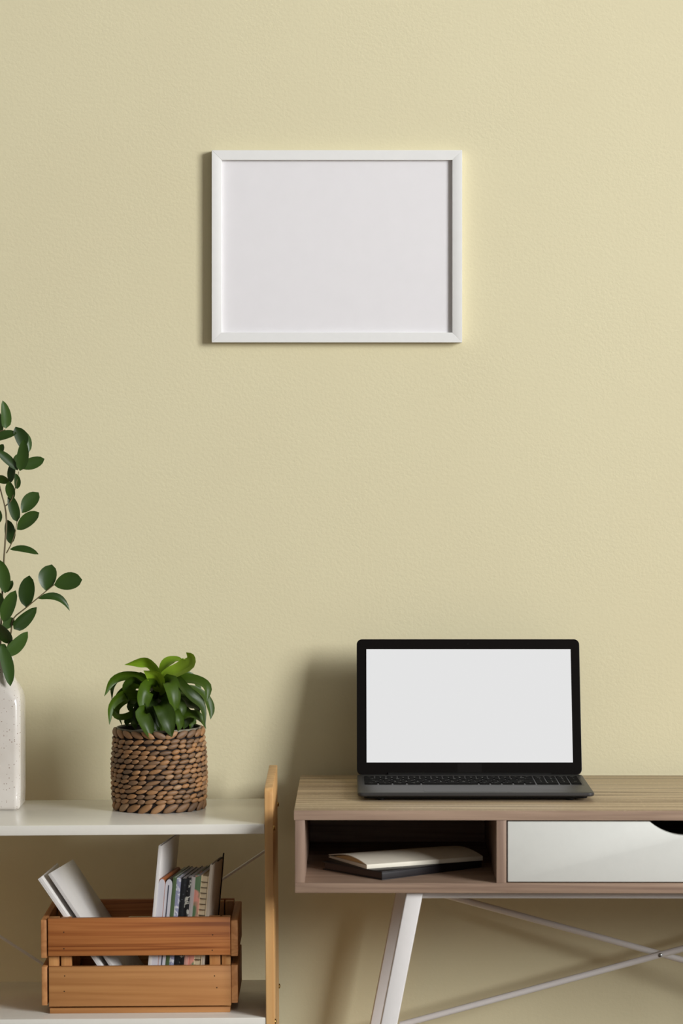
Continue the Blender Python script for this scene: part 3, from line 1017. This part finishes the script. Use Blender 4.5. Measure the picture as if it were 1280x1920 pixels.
K = 'lush'
N_ = 'lush_bright'
P_ = [
    ([(660, 420, .0), (620, 250, .01), (540, 165, .012), (430, 160, .015), (295, 190, .018)], 122, (.8, .6), N_),
    ([(620, 440, .0), (480, 310, .015), (320, 285, .02), (170, 350, .03), (90, 505, .035)], 105, (.75, .7), K),
    ([(620, 460, .0), (440, 320, .0), (270, 300, -.005), (170, 400, -.005), (165, 545, .0)], 70, (.6, .5), K),
    ([(600, 480, .0), (430, 480, .02), (270, 490, .03), (160, 600, .035), (140, 790, .04)], 100, (.7, .9), K),
    ([(600, 470, -.01), (430, 350, .02), (350, 345, .03), (290, 420, .03), (330, 545, .025)], 80, (.7, .6), K),
    ([(600, 560, -.01), (450, 600, .02), (330, 690, .03), (210, 690, .035), (165, 600, .03)], 80, (.6, .7), K),
    ([(600, 580, -.01), (430, 560, -.02), (300, 540, -.03), (210, 640, -.03), (270, 810, -.02)], 75, (.7, .7), K),
    ([(590, 620, .0), (450, 660, .0), (360, 700, .0), (310, 760, .005), (320, 815, .01)], 80, (.7, .7), K),
    ([(610, 440, .0), (560, 400, .03), (500, 440, .045), (480, 560, .05), (505, 695, .05)], 150, (.9, .85), K),
    ([(670, 520, .0), (655, 420, .02), (630, 330, .035), (570, 285, .045), (485, 250, .05)], 160, (.85, .7), N_),
    ([(690, 430, .0), (690, 270, .0), (735, 180, .0), (810, 150, .0), (885, 165, .005)], 120, (.85, .5), N_),
    ([(680, 440, .0), (720, 310, .02), (850, 255, .025), (950, 195, .03), (960, 110, .03), (912, 72, .03)], 160, (.85, .75), N_),
    ([(700, 440, .0), (740, 360, .035), (765, 430, .05), (780, 560, .055), (805, 690, .05)], 145, (.95, .9), K),
    ([(720, 450, .0), (800, 340, .02), (880, 420, .04), (960, 520, .045), (1070, 620, .04), (1095, 830, .04)], 105, (.8, .8), K),
    ([(720, 460, .0), (830, 360, .01), (980, 350, .015), (1110, 420, .02), (1115, 565, .025)], 115, (.7, .75), K),
    ([(640, 580, .02), (660, 610, .06), (700, 690, .07), (730, 800, .075), (765, 915, .072)], 155, (.95, .95), K),
    ([(600, 620, .02), (470, 670, .06), (495, 750, .07), (525, 850, .073), (553, 945, .073)], 130, (.95, .95), K),
    ([(700, 540, .0), (830, 540, .0), (930, 590, .01), (1000, 620, .01), (1050, 650, .015)], 105, (.7, .6), K),
    ([(690, 600, .0), (820, 720, .03), (950, 700, .03), (1050, 740, .03), (1105, 840, .03)], 100, (.7, .8), K),
    ([(700, 600, .01), (790, 650, .05), (830, 730, .06), (840, 800, .06), (825, 860, .06)], 80, (.9, .9), K),
    ([(720, 500, -.01), (950, 440, -.02), (1090, 520, -.025), (1150, 640, -.025), (1150, 745, -.02)], 90, (.7, .7), K),
    ([(710, 450, -.02), (860, 310, -.03), (950, 320, -.04), (1030, 430, -.045), (1050, 560, -.045)], 85, (.6, .7), K),
    ([(640, 460, -.02), (560, 360, -.03), (450, 290, -.045), (380, 400, -.05), (370, 560, -.05)], 85, (.6, .6), K),
    ([(690, 520, -.01), (620, 600, .03), (590, 700, .04), (600, 800, .04), (620, 860, .04)], 110, (.9, .9), K),
    ([(680, 500, -.01), (740, 600, .02), (860, 660, .02), (900, 760, .02), (880, 840, .02)], 120, (.8, .8), K),
    ([(690, 500, -.01), (850, 500, -.03), (960, 560, -.04), (1010, 660, -.04), (980, 780, -.03)], 95, (.7, .7), K),
    ([(640, 540, -.01), (500, 520, -.03), (390, 530, -.035), (340, 620, -.03), (420, 700, -.02)], 85, (.7, .7), K),
]
P_ += [
    ([(660, 500, .0), (700, 520, .03), (800, 560, .04), (860, 640, .045), (850, 740, .045)], 110, (.85, .9), K),
    ([(640, 500, .0), (560, 520, .03), (560, 620, .045), (610, 720, .05), (640, 820, .05)], 120, (.9, .9), K),
    ([(640, 520, .0), (520, 560, .02), (430, 600, .03), (400, 700, .035), (420, 800, .03)], 100, (.8, .8), K),
    ([(700, 480, .0), (860, 460, .01), (980, 500, .02), (1060, 600, .02), (1080, 720, .02)], 90, (.75, .75), K),
    ([(640, 460, .0), (500, 400, .0), (350, 400, .005), (230, 500, .0), (190, 680, .0)], 85, (.7, .75), K),
    ([(690, 560, -.02), (820, 600, -.04), (920, 700, -.04), (960, 800, -.035), (940, 850, -.03)], 100, (.8, .8), K),
    ([(620, 560, -.02), (500, 620, -.04), (420, 700, -.045), (380, 780, -.04), (400, 840, -.03)], 100, (.8, .8), K),
]
for (pp, wd, fc, mt) in P_:
    strap(pp, wd, fc, mt)

# ------------------------------------------------------------------ crate
CF, CB = CY + 4.622, CY + 4.811
X0, X1 = -0.4660, -0.1773
cr = thing('wooden_crate', 'amber pine slatted crate with books on the lower shelf', 'crate', ((X0 + X1) / 2, (CF + CB) / 2, SZ2))
onshelf.append(cr)
tb = 0.0105
boxpart('slat', M['pine_dark'], cr, X0, X1, CF, CF + tb, 0.5053, 0.5650, 0.0012)
boxpart('slat', M['pine_light'], cr, X0 + 0.001, X1 + 0.0005, CF, CF + tb, 0.4252, 0.4884, 0.0012)
boxpart('slat', M['pine_light'], cr, X0, X1, CB - tb, CB, 0.4252, 0.4884, 0.0012)
# rear upper slat with a hand hole
hx_, hz_, hw_, hh_ = (X0 + X1) / 2, 0.5275, 0.036, 0.0105
ZU0, ZU1 = 0.5053, 0.5650
inner = rrect(2 * hw_, 2 * hh_, hh_ - 1e-4, 6, hx_, hz_)
angs = sorted(set([round(math.atan2(p[1] - hz_, p[0] - hx_), 6) for p in inner] + [round(math.atan2(z - hz_, x - hx_), 6) for x in (X0, X1) for z in (ZU0, ZU1)]))


def ray(a, rect):
    c, s = math.cos(a), math.sin(a)
    ts = []
    if c > 1e-9: ts.append((rect[1] - hx_) / c)
    if c < -1e-9: ts.append((rect[0] - hx_) / c)
    if s > 1e-9: ts.append((rect[3] - hz_) / s)
    if s < -1e-9: ts.append((rect[2] - hz_) / s)
    t = min(ts)
    return (hx_ + c * t, hz_ + s * t)


def stad(a):
    c, s = math.cos(a), math.sin(a)
    lo, hi = 0.0, 0.1
    for _ in range(40):
        t = (lo + hi) / 2
        x, z = abs(c * t), abs(s * t)
        dx = max(0, x - (hw_ - hh_))
        if dx * dx + z * z > hh_ * hh_: hi = t
        else: lo = t
    return (hx_ + c * lo, hz_ + s * lo)


na = len(angs)
vv, ff = [], []
for y in (CB - tb, CB):
    for q in angs:
        p = ray(q, (X0, X1, ZU0, ZU1))
        vv.append((p[0], y, p[1]))
    for q in angs:
        p = stad(q)
        vv.append((p[0], y, p[1]))
for i in range(na):
    j = (i + 1) % na
    ff += [(i, j, na + j, na + i), (2 * na + i, 3 * na + i, 3 * na + j, 2 * na + j), (i, 2 * na + i, 2 * na + j, j), (na + i, na + j, 3 * na + j, 3 * na + i)]
MB().add(vv, ff).build('slat', M['pine_dark'], cr)
for (xa, xb, za, zb_c, yo) in ((-0.4772, -0.4678, 0.502, 0.5625, 0.002), (-0.4765, -0.4676, 0.427, 0.4884, 0.002), (-0.1765, -0.1655, 0.5030, 0.5600, 0.001), (-0.1762, -0.1660, 0.4290, 0.4890, 0.001)):
    boxpart('slat', M['pine_end'], cr, xa, xb, CF + yo, CB - 0.002, za, zb_c, 0.0012)
for (xa, xb) in ((X0 + 0.0002, -0.4492), (-0.4462, -0.4300), (-0.2110, -0.1938), (-0.1916, X1 - 0.0002)):
    for (ya, yb) in ((CF + tb, CF + tb + 0.016), (CB - tb - 0.016, CB - tb)):
        boxpart('corner_post', M['pine_post'], cr, xa, xb, ya, yb, 0.4225, 0.5640, 0.0008)
nb = 3
bw = (CB - CF - 0.008) / nb
for i in range(nb):
    boxpart('base_slat', M['pine_light'], cr, X0 + 0.002, X1 - 0.001, CF + 0.001 + i * (bw + 0.003), CF + 0.001 + i * (bw + 0.003) + bw, SZ2, SZ2 + 0.0085, 0.0010)
nl = MB().lathe([(0.0011, 0), (0.0009, 0.0003)], 0, 0, 10, False, True)
for (px, py) in ((118, 1745), (118, 1776), (119, 1827), (118, 1856), (397, 1752), (400, 1829), (404, 1851), (396, 1781)):
    c = at(px, py, 4.622)
    MB().add([Matrix.Rotation(R(90), 4, 'X') @ q + c for q in nl.v], nl.f).build('nail', M['nail'], cr)

# ------------------------------------------------------------------ books in the crate
BF = SZ2 + 0.0088


def spine_mat(name, c1, c2, scale=60.0, rough=0.5, thr=0.55, sharp=0.03):
    t = NT(name)
    n = t.noise(t.coords((1, 1, 1)), scale, 2.0)
    t.link(t.ramp(n, [(thr - sharp, lin(c1)), (thr + sharp, lin(c2))]), t.b.inputs['Base Color'])
    t.b.inputs['Roughness'].default_value = rough
    return t.m


M['white_cover'] = plain('white_card', (226, 222, 218), 0.35)
M['grey_cover'] = plain('silver_grey_card', (206, 202, 198), 0.28, coat=0.2)
M['page_white'] = plain('page_edges', (206, 204, 210), 0.8)
M['kraft'] = plain('brown_kraft', (166, 96, 52), 0.6)
M['green_cover'] = plain('moss_green_cover', (78, 98, 62), 0.5)
M['lav'] = spine_mat('lavender_print', (150, 152, 178), (216, 216, 222), 130)
M['night'] = spine_mat('night_print', (16, 20, 24), (120, 128, 134), 170, thr=0.68)
M['black_print'] = spine_mat('black_floral_print', (14, 14, 15), (190, 188, 176), 150, thr=0.63)
M['pinkgrey'] = spine_mat('pink_grey_print', (176, 168, 164), (206, 156, 140), 9)
M['pinkgreen'] = spine_mat('pink_green_print', (92, 120, 84), (214, 146, 128), 26, thr=0.5)
M['beige'] = plain('beige_card', (204, 184, 150), 0.6)
M['stone_cover'] = plain('stone_grey_card', (192, 178, 160), 0.6)
M['navy'] = plain('navy_ribbon', (38, 50, 72), 0.6)


def book(name, label, px, Y, t, h, d, lean, yaw, cov, pages, cat='book', soft=False, extra=None, group='books in the crate', spine=True, square=0.0012, sidecov=None):
    """px: photograph x of the near bottom corner the book tips on"""
    x = (px - 640.0) * Y / F
    loc = (x, CY + Y, BF + 0.0004)
    o = thing(name, label, cat, loc, group)
    o.rotation_euler = (0, R(lean), R(yaw))
    onshelf.append(o)
    s = -1 if lean > 0 else 1  # tips on its right or its left lower edge
    xa, xb = (-t, 0.0) if s < 0 else (0.0, t)
    c = min(0.0011, t * 0.2)

    def pt(m, nm, mat, bv=0.0003):
        return m.build(nm, mat, o, bv, 2, local=True)
    if soft:
        # rounded top notebook: pages wrapped over the top
        m = MB()
        pr = [(xa, 0.0), (xb, 0.0)]
        r_ = t / 2
        for k in range(9):
            g = math.pi * k / 8
            pr.append((xa + r_ + r_ * math.cos(g), h - r_ * 1.6 + 1.6 * r_ * math.sin(g)))
        A = Matrix(((1, 0, 0, 0), (0, 0, 1, 0), (0, 1, 0, 0), (0, 0, 0, 1)))
        pt(MB().prism(pr, 0.0015, d, A), 'cover', cov, 0)
        pr2 = [(xa + r_ + (p[0] - xa - r_) * 0.9, 0.0008 + p[1] * 0.992) for p in pr]
        pt(MB().prism(pr2, 0.0, 0.0014, A), 'page_block', pages, 0)
    else:
        m = MB()
        m.box(xa, xa + c, 0, d, 0, h).box(xb - c, xb, 0, d, 0, h)
        if spine:
            m.box(xa + c, xb - c, 0, c, 0, h)
        pt(m, 'cover', cov)
        pt(MB().box(xa + c, xb - c, (c if spine else 0.001), d - 0.002, square, h - square), 'page_block', pages, 0)
    if extra:
        extra(o, xa, xb, h, d)
    return o


YB = 4.637
book('white_booklet', 'thin white booklet leaning left in the crate, leftmost of the leaning pair', 231, YB, 0.0065, 0.243, 0.148, -34.6, -4.5, M['white_cover'], M['page_white'], spine=True)
book('silver_magazine', 'pale grey glossy magazine leaning left in the crate, its wide cover showing', 252, YB, 0.0050, 0.250, 0.146, -34.6, -9.0, M['grey_cover'], M['page_white'], cat='magazine')

TH = 5.6
YW = -8.5
cs = math.cos(R(TH))
pxc = 268.0


def nxt(t):
    global pxc
    pxc += t / cs * F / YB * math.cos(R(YW))
    return pxc


t = 0.005
book('white_folder', 'tall white folder standing left of the upright notebooks in the crate', nxt(t), YB, t, 0.255, 0.14, TH, YW, M['white_cover'], M['page_white'], cat='folder')
t = 0.0110
book('brown_notebook', 'notebook with brown wrapped top and white page edges beside the tall white folder', nxt(t), YB, t, 0.202, 0.125, TH, YW, M['kraft'], M['page_white'], cat='notebook', soft=True)


def ribbon(o, xa, xb, h, d):
    MB().box((xa + xb) / 2 - 0.0006, (xa + xb) / 2 + 0.0006, -0.0006, 0.0002, 0.002, h * 0.95).build('ribbon', M['navy'], o, local=True)


t = 0.0118
book('ribbon_notebook', 'white notebook with a rounded top and a dark blue ribbon line', nxt(t), YB, t, 0.2015, 0.125, TH, YW, M['black_leather'], M['page_white'], cat='notebook', soft=True, extra=ribbon)
t = 0.0060
book('green_notebook', 'thin moss green notebook upright in the crate', nxt(t), YB, t, 0.204, 0.125, TH, YW, M['green_cover'], M['page_white'], cat='notebook')
t = 0.0068
book('lavender_notebook', 'thin notebook with a lavender and white speckled spine in the crate', nxt(t), YB, t, 0.2025, 0.125, TH, YW, M['lav'], M['page_white'], cat='notebook')
t = 0.0088
book('night_notebook', 'near-black notebook with faint star specks on its spine in the crate', nxt(t), YB, t, 0.202, 0.125, TH, YW, M['night'], M['page_white'], cat='notebook')
t = 0.0078
book('floral_notebook', 'black notebook with white flower print on its spine in the crate', nxt(t), YB, t, 0.2035, 0.125, TH, YW, M['black_print'], M['page_white'], cat='notebook')
t = 0.0062
book('pink_grey_notebook', 'thin notebook with a grey and pink spine in the crate', nxt(t), YB, t, 0.2045, 0.125, TH, YW, M['pinkgrey'], M['page_white'], cat='notebook')
t = 0.0090
book('pink_green_notebook', 'notebook with a pink and green patterned spine in the crate', nxt(t), YB, t, 0.206, 0.125, TH, YW, M['pinkgreen'], M['page_white'], cat='notebook')


def rings(o, xa, xb, h, d):
    n = 22
    m0 = None
    for i in range(n):
        z = 0.010 + (h - 0.02) * i / (n - 1)
        if m0 is None:
            rr = 0.5 * (xb - xa) + 0.0002
            pth = [((xa + xb) / 2 + rr * math.cos(R(a_)), 0.004 - 0.0055 * abs(math.sin(R(a_))), 0) for a_ in range(180, 361, 20)]
            q = MB().tube(pth, 0.0007, 5).build('wire_ring', M['steel'], o, local=True)
            m0 = q.data
        else:
            q = bpy.data.objects.new('wire_ring', m0)
            C.objects.link(q)
            q.parent = o
        q.location = (0, 0, z)


t = 0.0125
book('spiral_notebook', 'beige wire-bound notebook upright in the crate', nxt(t), YB, t, 0.206, 0.125, TH, YW, M['beige'], M['beige'], cat='notebook', extra=rings, spine=False)


def elastic(o, xa, xb, h, d):
    pth = [(xb + 0.0004, d * 0.45, h + 0.0004), (xb + 0.0004, d - 0.012, h + 0.0004), (xb + 0.0004, d - 0.003, h - 0.003), (xb + 0.0004, d, h - 0.012), (xb + 0.0004, d, 0.002)]
    MB().tube(catmull(pth, 28), 0.0012, 6).build('black_edging', M['black_plastic'], o, local=True)


t = 0.0045
book('stone_sketchbook', 'tallest upright notebook, stone grey with a black edged cover, at the right in the crate', nxt(t), YB, t, 0.224, 0.088, TH, YW, M['stone_cover'], M['stone_cover'], cat='notebook', extra=elastic)

# the rack stands a little out of level: turn it and all it carries about its right foot
Pv = Vector((PX1, SYF, SZ))
TL = Matrix.Translation(Pv) @ Matrix.Rotation(R(-0.42), 4, 'Y') @ Matrix.Translation(-Pv)
for o in onshelf:
    o.matrix_basis = TL @ o.matrix_basis
